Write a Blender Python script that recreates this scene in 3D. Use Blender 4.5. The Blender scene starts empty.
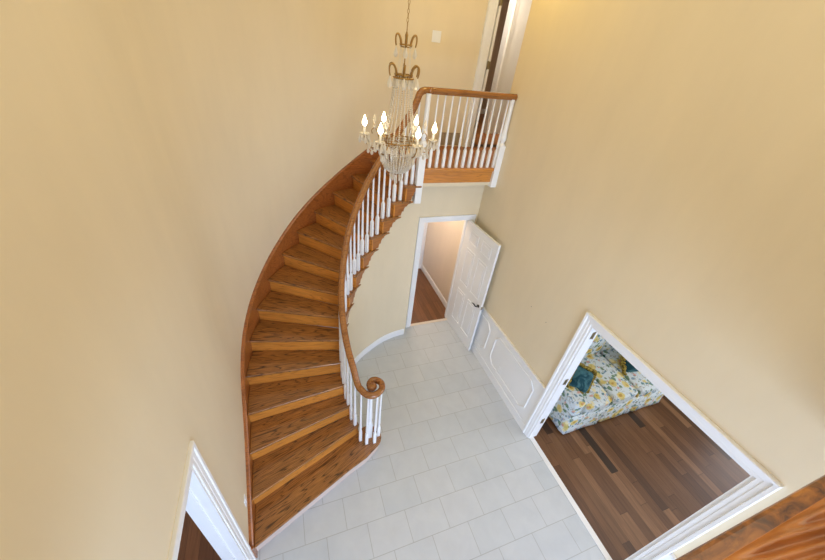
import bpy, bmesh, math, random
from mathutils import Vector, Matrix
random.seed(7)
PI = math.pi
COL = bpy.context.scene.collection
R_ = math.radians

# ------------------------------------------------------------------ helpers
class MB:
    def __init__(s): s.v = []; s.f = []; s.sm = []
    def add(s, vs, fs, smooth=False):
        n = len(s.v); s.v += [tuple(p) for p in vs]
        for f in fs: s.f.append(tuple(i + n for i in f)); s.sm.append(smooth)
    def box(s, a, b, M=None):
        x0, y0, z0 = a; x1, y1, z1 = b
        vs = [(x0,y0,z0),(x1,y0,z0),(x1,y1,z0),(x0,y1,z0),(x0,y0,z1),(x1,y0,z1),(x1,y1,z1),(x0,y1,z1)]
        if M: vs = [M @ Vector(p) for p in vs]
        s.add(vs, [(0,3,2,1),(4,5,6,7),(0,1,5,4),(1,2,6,5),(2,3,7,6),(3,0,4,7)])
    def prism(s, pts, z0, z1, M=None):
        n = len(pts)
        vs = [(p[0],p[1],z0) for p in pts] + [(p[0],p[1],z1) for p in pts]
        if M: vs = [M @ Vector(p) for p in vs]
        s.add(vs, [tuple(range(n-1,-1,-1)), tuple(range(n,2*n))] + [(i,(i+1)%n,(i+1)%n+n,i+n) for i in range(n)])
    def lathe(s, prof, seg=12, M=None, smooth=True):
        vs = []; n = len(prof)
        for (r, z) in prof:
            for k in range(seg):
                a = 2*PI*k/seg; vs.append((r*math.cos(a), r*math.sin(a), z))
        if M: vs = [M @ Vector(p) for p in vs]
        fs = [(i*seg+k, i*seg+(k+1)%seg, (i+1)*seg+(k+1)%seg, (i+1)*seg+k) for i in range(n-1) for k in range(seg)]
        s.add(vs, fs, smooth)
        s.add([vs[k] for k in range(seg)], [tuple(range(seg-1,-1,-1))])
        s.add([vs[(n-1)*seg+k] for k in range(seg)], [tuple(range(seg))])
    def ball(s, c, r, seg=8, rings=5, sc=(1,1,1)):
        vs = [(c[0],c[1],c[2]-r*sc[2])]; fs = []
        for i in range(1, rings):
            p = -PI/2 + PI*i/rings
            for k in range(seg):
                a = 2*PI*k/seg
                vs.append((c[0]+r*sc[0]*math.cos(p)*math.cos(a), c[1]+r*sc[1]*math.cos(p)*math.sin(a), c[2]+r*sc[2]*math.sin(p)))
        vs.append((c[0],c[1],c[2]+r*sc[2])); t = len(vs)-1
        for k in range(seg): fs.append((0, 1+(k+1)%seg, 1+k))
        for i in range(rings-2):
            for k in range(seg):
                a = 1+i*seg; fs.append((a+k, a+(k+1)%seg, a+seg+(k+1)%seg, a+seg+k))
        a = 1+(rings-2)*seg
        for k in range(seg): fs.append((a+k, a+(k+1)%seg, t))
        s.add(vs, fs, True)
    def tube(s, pts, r, seg=6, smooth=True):
        pts = [Vector(p) for p in pts]; n = len(pts); vs = []
        rr = r if isinstance(r, (list, tuple)) else [r]*n
        d0 = (pts[1]-pts[0]).normalized()
        u = d0.orthogonal().normalized()
        for i in range(n):
            d = (pts[min(i+1,n-1)]-pts[max(i-1,0)]).normalized()
            u = (u - d*u.dot(d)).normalized(); w = d.cross(u)
            for k in range(seg):
                a = 2*PI*k/seg; vs.append(pts[i] + (u*math.cos(a)+w*math.sin(a))*rr[i])
        fs = [(i*seg+k, i*seg+(k+1)%seg, (i+1)*seg+(k+1)%seg, (i+1)*seg+k) for i in range(n-1) for k in range(seg)]
        fs += [tuple(range(seg-1,-1,-1)), tuple((n-1)*seg+k for k in range(seg))]
        s.add(vs, fs, smooth)
    def sweep(s, pts, prof, smooth=True):
        """profile (lateral, up) carried along pts, kept upright"""
        pts = [Vector(p) for p in pts]; n = len(pts); m = len(prof); vs = []
        for i in range(n):
            d = (pts[min(i+1,n-1)]-pts[max(i-1,0)])
            h = Vector((d.x, d.y, 0)).normalized(); l = Vector((h.y, -h.x, 0))
            d.normalize(); up = l.cross(d).normalized()
            if up.z < 0: up = -up
            for (a, b) in prof: vs.append(pts[i] + l*a + up*b)
        fs = [(i*m+k, i*m+(k+1)%m, (i+1)*m+(k+1)%m, (i+1)*m+k) for i in range(n-1) for k in range(m)]
        s.add(vs, fs, smooth)
        s.add([vs[k] for k in range(m)], [tuple(range(m-1,-1,-1))]); s.add([vs[(n-1)*m+k] for k in range(m)], [tuple(range(m))])
    def build(s, name, mat, parent=None, bevel=0, loc=None, subsurf=0, auto=False):
        me = bpy.data.meshes.new(name); me.from_pydata(s.v, [], s.f); me.update()
        for p, q in zip(me.polygons, s.sm): p.use_smooth = q
        bm = bmesh.new(); bm.from_mesh(me); bmesh.ops.recalc_face_normals(bm, faces=bm.faces)
        bm.to_mesh(me); bm.free()
        me.materials.append(mat)
        o = bpy.data.objects.new(name, me); COL.objects.link(o)
        if parent: o.parent = parent
        if loc: o.location = loc
        if bevel:
            b = o.modifiers.new('bevel', 'BEVEL'); b.width = bevel; b.segments = 2; b.limit_method = 'ANGLE'; b.angle_limit = R_(40)
        if subsurf:
            b = o.modifiers.new('sub', 'SUBSURF'); b.levels = subsurf; b.render_levels = subsurf
        return o

def tag(o, label=None, cat=None, group=None, kind=None):
    if label: o['label'] = label
    if cat: o['category'] = cat
    if group: o['group'] = group
    if kind: o['kind'] = kind
    return o
def empty(name, loc=(0,0,0), rz=0, **k):
    o = bpy.data.objects.new(name, None); COL.objects.link(o); o.location = loc; o.rotation_euler = (0,0,rz)
    o.empty_display_size = .1
    return tag(o, **k)
def struct(o): o['kind'] = 'structure'; return o
def inst(o, parent, loc=(0,0,0), rot=(0,0,0), scale=None):
    c = o.copy(); COL.objects.link(c); c.parent = parent; c.location = loc; c.rotation_euler = rot
    if scale: c.scale = scale
    return c

# ------------------------------------------------------------------ materials
class NT:
    def __init__(s, name):
        m = bpy.data.materials.new(name); m.use_nodes = True; s.m = m; s.t = m.node_tree
        s.t.nodes.clear(); s.o = s.n('ShaderNodeOutputMaterial'); s.b = s.n('ShaderNodeBsdfPrincipled'); s.l(s.b.outputs[0], s.o.inputs[0])
    def n(s, k, **kw):
        x = s.t.nodes.new(k)
        for a, b in kw.items():
            if hasattr(x, a) and a not in x.inputs: setattr(x, a, b)
            else: x.inputs[a].default_value = b
        return x
    def l(s, a, b): s.t.links.new(a, b)
    def mapping(s, co='Object', scale=(1,1,1), loc=(0,0,0), rot=(0,0,0), src=None):
        t = s.n('ShaderNodeTexCoord'); m = s.n('ShaderNodeMapping')
        m.inputs['Scale'].default_value = scale; m.inputs['Location'].default_value = loc; m.inputs['Rotation'].default_value = rot
        s.l(src or t.outputs[co], m.inputs[0]); return m.outputs[0]
    def noise(s, vec, scale, detail=3, rough=.5, dist=0):
        x = s.n('ShaderNodeTexNoise'); x.inputs['Scale'].default_value = scale; x.inputs['Detail'].default_value = detail
        x.inputs['Roughness'].default_value = rough; x.inputs['Distortion'].default_value = dist
        s.l(vec, x.inputs['Vector']); return x.outputs['Fac']
    def ramp(s, fac, stops, interp='LINEAR'):
        x = s.n('ShaderNodeValToRGB'); x.color_ramp.interpolation = interp
        e = x.color_ramp.elements
        while len(e) < len(stops): e.new(.5)
        for q, (p, c) in zip(e, stops): q.position = p; q.color = (*c, 1) if len(c) == 3 else c
        s.l(fac, x.inputs[0]); return x.outputs[0]
    def mix(s, fac, a, b, mode='MIX'):
        x = s.n('ShaderNodeMix'); x.data_type = 'RGBA'; x.blend_type = mode
        for v, i in ((fac, 0), (a, 6), (b, 7)):
            if hasattr(v, 'links'): s.l(v, x.inputs[i])
            elif i == 0: x.inputs[0].default_value = v
            else: x.inputs[i].default_value = (*v, 1)
        return x.outputs[2]
    def math(s, op, a, b=0, clamp=False):
        x = s.n('ShaderNodeMath'); x.operation = op; x.use_clamp = clamp
        for v, i in ((a,0),(b,1)):
            if hasattr(v, 'links'): s.l(v, x.inputs[i])
            else: x.inputs[i].default_value = v
        return x.outputs[0]
    def bump(s, h, strength=.1, dist=.01):
        x = s.n('ShaderNodeBump'); x.inputs['Strength'].default_value = strength; x.inputs['Distance'].default_value = dist
        s.l(h, x.inputs['Height']); s.l(x.outputs[0], s.b.inputs['Normal'])
    def base(s, c, rough=.5, spec=.5, **k):
        if hasattr(c, 'links'): s.l(c, s.b.inputs['Base Color'])
        else: s.b.inputs['Base Color'].default_value = (*c, 1)
        if hasattr(rough, 'links'): s.l(rough, s.b.inputs['Roughness'])
        else: s.b.inputs['Roughness'].default_value = rough
        s.b.inputs['Specular IOR Level'].default_value = spec
        for a, b in k.items(): s.b.inputs[a.replace('_', ' ')].default_value = b
        return s.m

def mat_plain(name, c, rough=.5, spec=.5, var=.04, **k):
    n = NT(name); v = n.mapping('Object'); f = n.noise(v, 3.0, 3)
    col = n.ramp(f, [(.3, tuple(x*(1-var) for x in c)), (.7, tuple(min(1, x*(1+var)) for x in c))])
    return n.base(col, rough, spec, **k)

def mat_paint(name, c):
    n = NT(name); v = n.mapping('Object', scale=(1.6, 1.6, .5)); f = n.noise(v, 2.2, 4, .6)
    col = n.ramp(f, [(.25, tuple(x*.965 for x in c)), (.75, tuple(min(1,x*1.03) for x in c))])
    v2 = n.mapping('Object'); g = n.noise(v2, 220, 2)
    n.bump(g, .06, .002)
    return n.base(col, .42, .35)

def mat_oak(name, light, dark, world=False, rough=.28, gs=1.0):
    """oak: grain runs along local X"""
    n = NT(name)
    tc = n.n('ShaderNodeTexCoord'); oi = n.n('ShaderNodeObjectInfo')
    cb = n.n('ShaderNodeCombineXYZ'); r1 = n.math('MULTIPLY', oi.outputs['Random'], 37.0)
    n.l(r1, cb.inputs[0]); n.l(r1, cb.inputs[1])
    va = n.n('ShaderNodeVectorMath'); va.operation = 'ADD'; n.l(tc.outputs['Object'], va.inputs[0]); n.l(cb.outputs[0], va.inputs[1])
    src = va.outputs[0]
    v1 = n.mapping(scale=(.75*gs, 8.5*gs, 8.5*gs), src=src)
    f1 = n.noise(v1, 1.6, 2, .45, .35)
    rings = n.math('FRACT', n.math('MULTIPLY', f1, 11.0))
    rr = n.ramp(rings, [(0, (0,0,0)), (.12, (.75,.75,.75)), (.75, (1,1,1)), (1, (0,0,0))])
    v2 = n.mapping(scale=(7*gs, 170*gs, 170*gs), src=src)
    f2 = n.noise(v2, 1.0, 2, .6)
    fib = n.ramp(f2, [(.38, (0,0,0)), (.56, (1,1,1))])
    v3 = n.mapping(scale=(.5, 4, 4), src=src); f3 = n.noise(v3, 1.5, 2)
    big = n.ramp(f3, [(.3, tuple(x*.86 for x in light)), (.7, tuple(min(1,x*1.12) for x in light))])
    g = n.mix(.45, rr, fib, 'MULTIPLY')
    g2 = n.ramp(g, [(0.05, dark), (.62, light)])
    col = n.mix(n.math('MULTIPLY', g, 1.0, True), dark, big)
    n.bump(f2, .05, .001)
    return n.base(col, rough, .5, Coat_Weight=.5, Coat_Roughness=.14)

def mat_planks(name, cols, w=.11, L=1.1, rough=.35, seedx=0.0):
    n = NT(name); tc = n.n('ShaderNodeTexCoord'); sp = n.n('ShaderNodeSeparateXYZ'); n.l(tc.outputs['Object'], sp.inputs[0])
    row = n.math('FLOOR', n.math('DIVIDE', n.math('ADD', sp.outputs[0], 20+seedx), w))
    wn = n.n('ShaderNodeTexWhiteNoise'); wn.noise_dimensions = '1D'; n.l(row, wn.inputs['W'])
    off = n.math('MULTIPLY', wn.outputs['Value'], L)
    yy = n.math('DIVIDE', n.math('ADD', n.math('ADD', sp.outputs[1], 20), off), L)
    seg = n.math('FLOOR', yy)
    cb = n.n('ShaderNodeCombineXYZ'); n.l(row, cb.inputs[0]); n.l(seg, cb.inputs[1])
    w2 = n.n('ShaderNodeTexWhiteNoise'); w2.noise_dimensions = '2D'; n.l(cb.outputs[0], w2.inputs['Vector'])
    st = [(i/(len(cols)-1) if len(cols) > 1 else 0, c) for i, c in enumerate(cols)]
    base = n.ramp(w2.outputs['Value'], st)
    # grain
    cb2 = n.n('ShaderNodeCombineXYZ'); k = n.math('MULTIPLY', w2.outputs['Value'], 31)
    n.l(n.math('ADD', n.math('MULTIPLY', sp.outputs[0], 30), k), cb2.inputs[0]); n.l(n.math('ADD', n.math('MULTIPLY', sp.outputs[1], 2.2), k), cb2.inputs[1])
    g = n.noise(cb2.outputs[0], 1.4, 4, .6, .6)
    gr = n.ramp(g, [(.3, (.66,.62,.58)), (.62, (1.1,1.1,1.1))])
    col = n.mix(.8, base, gr, 'MULTIPLY')
    # seams
    fx = n.math('FRACT', n.math('DIVIDE', n.math('ADD', sp.outputs[0], 20+seedx), w)); fy = n.math('FRACT', yy)
    sx = n.math('MULTIPLY', n.math('LESS_THAN', fx, .004/w), .6); sy = n.math('LESS_THAN', fy, .004/L)
    seam = n.math('MAXIMUM', sx, n.math('MULTIPLY', sy, .7))
    col = n.mix(seam, col, tuple(x*.35 for x in cols[0]))
    n.bump(g, .08, .003)
    return n.base(col, rough, .45)

def mat_tile(name):
    n = NT(name); v = n.mapping('Object', loc=(-1.195-.2035, -1.55, 0))
    b = n.n('ShaderNodeTexBrick'); b.offset = .5; b.offset_frequency = 2; b.squash = 1
    for k, x in (('Scale',1),('Mortar Size',.0035),('Mortar Smooth',.3),('Bias',0),('Brick Width',.407),('Row Height',.30)): b.inputs[k].default_value = x
    b.inputs['Color1'].default_value = (.58,.63,.685,1); b.inputs['Color2'].default_value = (.62,.66,.71,1); b.inputs['Mortar'].default_value = (.44,.47,.49,1)
    n.l(v, b.inputs['Vector'])
    v2 = n.mapping('Object'); f = n.noise(v2, 5, 5, .6, .5); m = n.ramp(f, [(.3, (.94,.94,.945)), (.7, (1.03,1.025,1.02))])
    col = n.mix(1.0, b.outputs['Color'], m, 'MULTIPLY')
    inv = n.math('SUBTRACT', 1, b.outputs['Fac']); n.bump(inv, .25, .002)
    return n.base(col, .38, .4)

def mat_floral(name, base=(.70,.79,.86)):
    n = NT(name)
    v0 = n.mapping('Object'); 
    dn = n.n('ShaderNodeTexNoise'); dn.inputs['Scale'].default_value = 14; dn.inputs['Detail'].default_value = 2; n.l(v0, dn.inputs['Vector'])
    vm = n.n('ShaderNodeVectorMath'); vm.operation = 'MULTIPLY_ADD'; n.l(dn.outputs['Color'], vm.inputs[0]); vm.inputs[1].default_value = (.07,.07,.07); n.l(v0, vm.inputs[2])
    src = vm.outputs[0]
    def blobs(scale, lo, hi, off):
        m = n.mapping(scale=(1,1,1), loc=off, src=src); x = n.n('ShaderNodeTexVoronoi'); x.inputs['Scale'].default_value = scale; x.inputs['Randomness'].default_value = 1
        n.l(m, x.inputs['Vector']); return n.ramp(x.outputs['Distance'], [(lo, (1,1,1)), (hi, (0,0,0))]), x.outputs['Color']
    c = base
    # thin stems
    s1 = n.noise(src, 9, 2, .5); st = n.math('ABSOLUTE', n.math('SUBTRACT', s1, .5)); stm = n.ramp(st, [(.006, (1,1,1)), (.014, (0,0,0))])
    c = n.mix(n.math('MULTIPLY', stm, .7), c, (.22,.16,.08))
    for sc, lo, hi, off, colr in ((10, .26, .34, (3,1,0), (.10,.22,.10)), (13, .20, .27, (7,2,4), (.05,.20,.26)), (12, .20,.28, (1,9,3), (.20,.34,.50)),
                                  (6, .30, .38, (0,4,2), (.74,.60,.16)), (6, .14, .2, (0,4,2), (.50,.30,.05)), (7.5, .20, .27, (5,5,1), (.85,.78,.48)), (9, .15, .21, (2,8,8), (.70,.36,.28))):
        f, _ = blobs(sc, lo, hi, off); c = n.mix(n.math('MULTIPLY', f, .85), c, colr)
    return n.base(c, .85, .2)

def mat_burl():
    n = NT('burl_oak'); v = n.mapping('Object', scale=(28, 60, 60)); f = n.noise(v, 1.3, 4, .65, .8)
    col = n.ramp(f, [(.34, (.07,.02,.006)), (.48, (.22,.075,.012)), (.66, (.40,.15,.025))])
    return n.base(col, .3, .5, Coat_Weight=.3)
M = {}
M['wall'] = mat_paint('cream_paint', (.79,.675,.485))
M['hallwall'] = mat_paint('blush_paint', (.80,.70,.59))
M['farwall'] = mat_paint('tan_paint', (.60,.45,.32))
M['ceil'] = mat_paint('ceiling_paint', (.85,.82,.76))
M['white'] = mat_plain('white_gloss_paint', (.88,.885,.90), .3, .45, .015)
M['tile'] = mat_tile('floor_tile')
OL, OD = (.50,.20,.045), (.115,.035,.008)
M['oak'] = mat_oak('oak_tread', (.45,.19,.050), (.06,.022,.008))
M['oakr'] = mat_oak('oak_riser', (.68,.27,.045), (.44,.155,.026), gs=.8)
M['oakb'] = mat_oak('oak_side', (.44,.165,.036), (.28,.09,.02), gs=.8)
M['oaks'] = mat_oak('oak_stringer', (.40,.13,.03), (.22,.065,.015), gs=.6)
M['rail'] = mat_oak('oak_handrail', (.38,.15,.033), (.21,.07,.015), rough=.2, gs=.7)
M['burl'] = mat_burl()
M['capoak'] = mat_oak('oak_cap', (.56,.20,.045), (.34,.11,.022), gs=.6)
M['step1'] = mat_plain('riser_pale_reflection', (.62,.50,.44), .3, .5)  # bottom riser: pale reflection painted into the wood colour
M['dark'] = mat_planks('dark_planks', [(.050,.024,.012),(.12,.052,.022),(.17,.080,.036),(.19,.090,.040),(.27,.14,.07),(.14,.065,.028)], w=.105, L=1.25)
M['red'] = mat_planks('red_planks', [(.15,.05,.018),(.24,.085,.03),(.19,.065,.022)], w=.12, L=1.1)
M['hallfl'] = mat_planks('brown_planks', [(.16,.07,.03),(.24,.105,.045)], w=.09, L=1.2)
M['upfl'] = mat_planks('orange_planks', [(.36,.13,.035),(.46,.18,.05)], w=.06, L=.9)
M['gold'] = mat_plain('antique_brass', (.40,.24,.08), .3, .5, Metallic=.95)
M['hinge'] = mat_plain('aged_brass', (.30,.26,.16), .4, .5, Metallic=.8)
M['black'] = mat_plain('black_iron', (.02,.02,.02), .35, .5, Metallic=.6)
M['nail'] = mat_plain('dark_nail', (.10,.07,.04), .5)
M['grille'] = mat_plain('tan_metal', (.42,.34,.24), .5)
M['floral'] = mat_floral('floral_fabric')
M['candle'] = mat_plain('candle_sleeve', (.85,.82,.74), .5)
M['wire'] = mat_plain('glazing_dark', (.05,.05,.05), .5)
def mat_crystal():
    n = NT('crystal'); n.t.nodes.remove(n.b)
    g = n.n('ShaderNodeBsdfGlossy'); g.inputs['Roughness'].default_value = .08; g.inputs['Color'].default_value = (1,.97,.92,1)
    t = n.n('ShaderNodeBsdfRefraction'); t.inputs['IOR'].default_value = 1.45; t.inputs['Roughness'].default_value = .05; t.inputs['Color'].default_value = (1,.97,.93,1)
    d = n.n('ShaderNodeBsdfTranslucent'); d.inputs['Color'].default_value = (.9,.85,.76,1)
    d2 = n.n('ShaderNodeBsdfDiffuse'); d2.inputs['Color'].default_value = (.95,.92,.86,1)
    m0 = n.n('ShaderNodeMixShader'); m0.inputs[0].default_value = .5; n.l(d.outputs[0], m0.inputs[1]); n.l(d2.outputs[0], m0.inputs[2])
    m1 = n.n('ShaderNodeMixShader'); m1.inputs[0].default_value = .35; n.l(t.outputs[0], m1.inputs[1]); n.l(g.outputs[0], m1.inputs[2])
    m2 = n.n('ShaderNodeMixShader'); m2.inputs[0].default_value = .8; n.l(m1.outputs[0], m2.inputs[1]); n.l(m0.outputs[0], m2.inputs[2])
    n.l(m2.outputs[0], n.o.inputs[0]); return n.m
M['crystal'] = mat_crystal()
def mat_emit(name, c, s):
    n = NT(name); n.base(c, .5); n.b.inputs['Emission Color'].default_value = (*c, 1); n.b.inputs['Emission Strength'].default_value = s; return n.m
M['flame'] = mat_emit('lit_bulb', (1,.80,.50), 14)
def mat_pillow(name, a, b, sc):
    n = NT(name); v = n.mapping('Object'); f = n.noise(v, sc, 3, .6, 1.0); c = n.ramp(f, [(.42, a), (.56, b)]); return n.base(c, .8, .2)
M['teal'] = mat_pillow('teal_floral_fabric', (.012,.06,.085), (.06,.17,.20), 7)
M['moss'] = mat_pillow('gold_moss_fringe', (.10,.075,.015), (.42,.32,.07), 40)

# ------------------------------------------------------------------ dimensions
CX, CY = 1.5, 2.52
XL, XR = -.69, 2.61
YB = 3.91            # lower door wall
YU = 4.71            # upper landing wall
ZL = 2.85            # upstairs floor
ZC = 5.35            # ceiling
RO = 2.19            # curved wall radius
YF = -3.4
RISE = .19
TH = {1:209.5,2:202.3,3:193.8,4:185.5,5:176.5,6:167.4,7:158.6,8:149.5,9:140.7,10:132.5,11:124,12:115.5,13:107.5,14:99.8,15:91.5}
def polar(r, a): return (CX + r*math.cos(R_(a)), CY + r*math.sin(R_(a)))
def outer(r, a):
    if a <= 180: return polar(r, a)
    return (CX - r, CY - r*math.tan(R_(a-180)))
def nose(a):
    ks = sorted(TH, key=lambda k: TH[k])
    A = [TH[k] for k in ks]; Z = [RISE*k for k in ks]
    if a <= A[0]: return Z[0]
    if a >= A[-1]: return Z[-1] - (a-A[-1])/8.5*RISE
    for i in range(len(A)-1):
        if A[i] <= a <= A[i+1]: t = (a-A[i])/(A[i+1]-A[i]); return Z[i]*(1-t)+Z[i+1]*t

# ------------------------------------------------------------------ shell
def wall_x(name, x0, x1, y0, y1, z0, z1, holes, mat):
    """wall slab in the YZ plane with rectangular holes (ya,yb,za,zb)"""
    mb = MB(); ys = sorted({y0, y1, *[h[0] for h in holes], *[h[1] for h in holes]}); zs = sorted({z0, z1, *[h[2] for h in holes], *[h[3] for h in holes]})
    for a, b in zip(ys[:-1], ys[1:]):
        run = None
        for c, d in zip(zs[:-1], zs[1:]):
            if any(h[0] <= a and b <= h[1] and h[2] <= c and d <= h[3] for h in holes):
                if run: mb.box((x0,a,run[0]), (x1,b,run[1])); run = None
            else: run = (run[0] if run else c, d)
        if run: mb.box((x0,a,run[0]), (x1,b,run[1]))
    return struct(mb.build(name, mat))
def wall_y(name, y0, y1, x0, x1, z0, z1, holes, mat):
    mb = MB(); xs = sorted({x0, x1, *[h[0] for h in holes], *[h[1] for h in holes]}); zs = sorted({z0, z1, *[h[2] for h in holes], *[h[3] for h in holes]})
    for a, b in zip(xs[:-1], xs[1:]):
        run = None
        for c, d in zip(zs[:-1], zs[1:]):
            if any(h[0] <= a and b <= h[1] and h[2] <= c and d <= h[3] for h in holes):
                if run: mb.box((a,y0,run[0]), (b,y1,run[1])); run = None
            else: run = (run[0] if run else c, d)
        if run: mb.box((a,y0,run[0]), (b,y1,run[1]))
    return struct(mb.build(name, mat))
def slab(name, x0, x1, y0, y1, z0, z1, mat):
    mb = MB(); mb.box((x0,y0,z0), (x1,y1,z1)); return struct(mb.build(name, mat))

# floors
slab('floor', XL, XR+.05, YF, YB, -.1, 0, M['tile'])
slab('floor_living_room', XR+.05, 7.2, -3.0, 4.1, -.1, .004, M['dark'])
slab('floor_left_room', -4.5, XL-.001, -2.6, 2.3, -.1, .004, M['red'])
slab('floor_hall', .9, 3.4, YB+.001, 6.2, -.1, .004, M['hallfl'])
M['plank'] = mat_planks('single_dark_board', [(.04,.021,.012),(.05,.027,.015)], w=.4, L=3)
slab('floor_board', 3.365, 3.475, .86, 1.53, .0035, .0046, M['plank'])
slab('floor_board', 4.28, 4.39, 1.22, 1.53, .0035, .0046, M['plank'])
# threshold strips
slab('trim_1', XR+.012, XR+.07, .13, 1.565, .0, .010, M['white'])
slab('trim_2', 1.75, 2.50, YB-.01, YB+.04, .0, .010, M['hallwall'])
# ceiling
slab('ceiling', -.85, 5.2, YF-.1, 8.3, ZC, ZC+.1, M['ceil'])
slab('ceiling_living_room', XR+.13, 7.2, -3.0, 4.1, 2.62, 2.7, M['ceil'])
slab('ceiling_left_room', -4.5, XL-.14, -2.6, 2.3, 2.62, 2.7, M['ceil'])

OPY0, OPY1, OPZ = .13, 1.565, 2.03      # opening to the living room
LPY0, LPY1, LPZ = -.45, 1.205, 1.980      # opening in left wall
# right wall: ends sooner upstairs
wall_x('wall_right', XR, XR+.12, YF, 3.84, 0, ZC, [(OPY0, OPY1, 0, OPZ)], M['wall'])
wall_x('wall_right_corner', XR, XR+.12, 3.84, 4.03, 0, 2.62, [], M['wall'])
# left wall, then curving behind the stair into the upper back wall
wall_x('wall_left', XL-.14, XL, YF, CY, 0, ZC, [(LPY0, LPY1, 0, LPZ)], M['wall'])
mb = MB(); n = 64
for r in (RO, RO+.14):
    vs = []
    for i in range(n+1):
        for z in (0, ZC): vs.append((*polar(r, 180-90*i/n), z))
    mb.add(vs, [(2*i, 2*i+1, 2*i+3, 2*i+2) for i in range(n)], True)
for z in (0, ZC):
    vs = []
    for i in range(n+1):
        for r in (RO, RO+.14): vs.append((*polar(r, 180-90*i/n), z))
    mb.add(vs, [(2*i, 2*i+1, 2*i+3, 2*i+2) for i in range(n)], False)
struct(mb.build('wall_curved', M['wall']))
UDX0, UDX1 = 2.70, 3.48
wall_y('wall_back', YU, YU+.14, CX, 4.6, 2.62, ZC, [(UDX0, UDX1, ZL, ZL+2.03)], M['wall'])
DX0, DX1, DZ = 1.745, 2.50, 2.03
wall_y('wall_back_lower', YB, YB+.12, 1.60, XR, 0, 2.62, [(DX0, DX1, 0, DZ)], M['wall'])
# front wall behind the camera, with a glazed door below and a tall window above
wall_y('wall_front', YF-.12, YF, XL, XR, 0, ZC, [(-.25, 2.2, .1, 2.35), (-.3, 2.25, 3.1, 5.0)], M['wall'])
# landing and soffit
mb = MB(); mb.box((1.545, 3.735, 2.62), (XR, YB+.12, 2.815)); mb.box((1.47, YB+.12, 2.62), (4.6, YU, 2.815)); struct(mb.build('ceiling_hall', M['wall']))
mb = MB(); mb.prism([(1.50,3.69),(XR,3.69),(XR,3.84),(4.6,3.84),(4.6,YU),(1.47,YU)], 2.816, ZL); struct(mb.build('floor_landing', M['upfl']))
slab('floor_upper_room', 2.2, 5.2, YU+.001, 8.2, 2.816, ZL, M['upfl'])
slab('ceiling_hall_deep', 1.0, 3.4, YU+.14, 6.2, 2.62, 2.7, M['ceil'])
# near gallery, behind and below the camera
slab('floor_gallery', XL, XR, -2.2, -.06, 2.55, ZL, M['upfl'])
# upstairs hall beyond the right wall
wall_x('wall_upper_hall', 4.6, 4.7, 3.7, YU+.14, 2.62, ZC, [], M['wall'])
wall_y('wall_upper_hall_near', 3.72, 3.84, XR+.12, 4.6, 2.62, ZC, [], M['wall'])
# room beyond the upper door
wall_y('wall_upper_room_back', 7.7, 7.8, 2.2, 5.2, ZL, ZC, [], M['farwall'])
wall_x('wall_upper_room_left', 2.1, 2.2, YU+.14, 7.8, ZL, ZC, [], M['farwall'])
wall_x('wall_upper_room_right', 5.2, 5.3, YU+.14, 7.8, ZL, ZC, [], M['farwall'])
wall_y('wall_closet', 5.62, 5.72, 3.52, 5.2, ZL, ZC, [], M['white'])
# lower hall
wall_x('wall_hall_right', XR-.005, XR+.1, YB+.12, 6.1, 0, 2.62, [], M['hallwall'])
wall_y('wall_hall_far', 5.62, 5.72, 1.60, XR-.005, 0, 2.62, [(1.75, 2.51, 0, 2.05)], M['hallwall'])
wall_x('wall_hall_left', 1.50, 1.6, YB+.12, 6.1, 0, 2.62, [], M['hallwall'])
# living room shell
wall_y('wall_living_back', 2.62, 2.72, XR+.12, 7.2, 0, 2.62, [], M['wall'])
wall_x('wall_living_far', 7.0, 7.1, -3.0, 2.62, 0, 2.62, [(-2.4, 1.0, .3, 2.3)], M['wall'])
wall_y('wall_living_near', -3.0, -2.9, XR+.12, 7.0, 0, 2.62, [(3.2, 6.4, .4, 2.3)], M['wall'])
# left room shell
wall_y('wall_left_room_back', 2.2, 2.3, -4.4, XL-.14, 0, 2.62, [], M['wall'])
wall_x('wall_left_room_far', -4.5, -4.4, -2.6, 2.3, 0, 2.62, [(-2.0, 1.5, .4, 2.3)], M['wall'])
wall_y('wall_left_room_near', -2.6, -2.5, -4.4, XL-.14, 0, 2.62, [(-3.9, -1.4, .4, 2.3)], M['wall'])

# wall following the inner edge of the stair, stepped under every tread
def rwall(a): return 1.16 + (max(0, 118-a)/32)*.085
mb = MB(); vs = []; fs = []
def wq(a0, a1, z1):
    p = [(*polar(rwall(a), a), z) for a in (a0, a1) for z in (0, z1)] + [(*polar(rwall(a)+.05, a), z) for a in (a0, a1) for z in (0, z1)]
    mb.add(p, [(0,1,3,2),(4,6,7,5),(1,5,7,3),(0,4,5,1),(2,3,7,6)], False)
for i in range(2, 15):
    a0, a1 = TH[i]-1.4, TH[i+1]-1.4
    for k in range(4): wq(a0+(a1-a0)*k/4, a0+(a1-a0)*(k+1)/4, RISE*i-.032)
a0 = TH[15]-1.4
for k in range(3): wq(a0-(a0-85.2)*k/3, a0-(a0-85.2)*(k+1)/3, 2.62)
x1, y1 = polar(rwall(85.2), 85.2)
mb.box((x1-.06, y1, 0), (x1, YB, 2.62))
bmw = mb
struct(mb.build('wall_stair', M['wall']))

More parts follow.
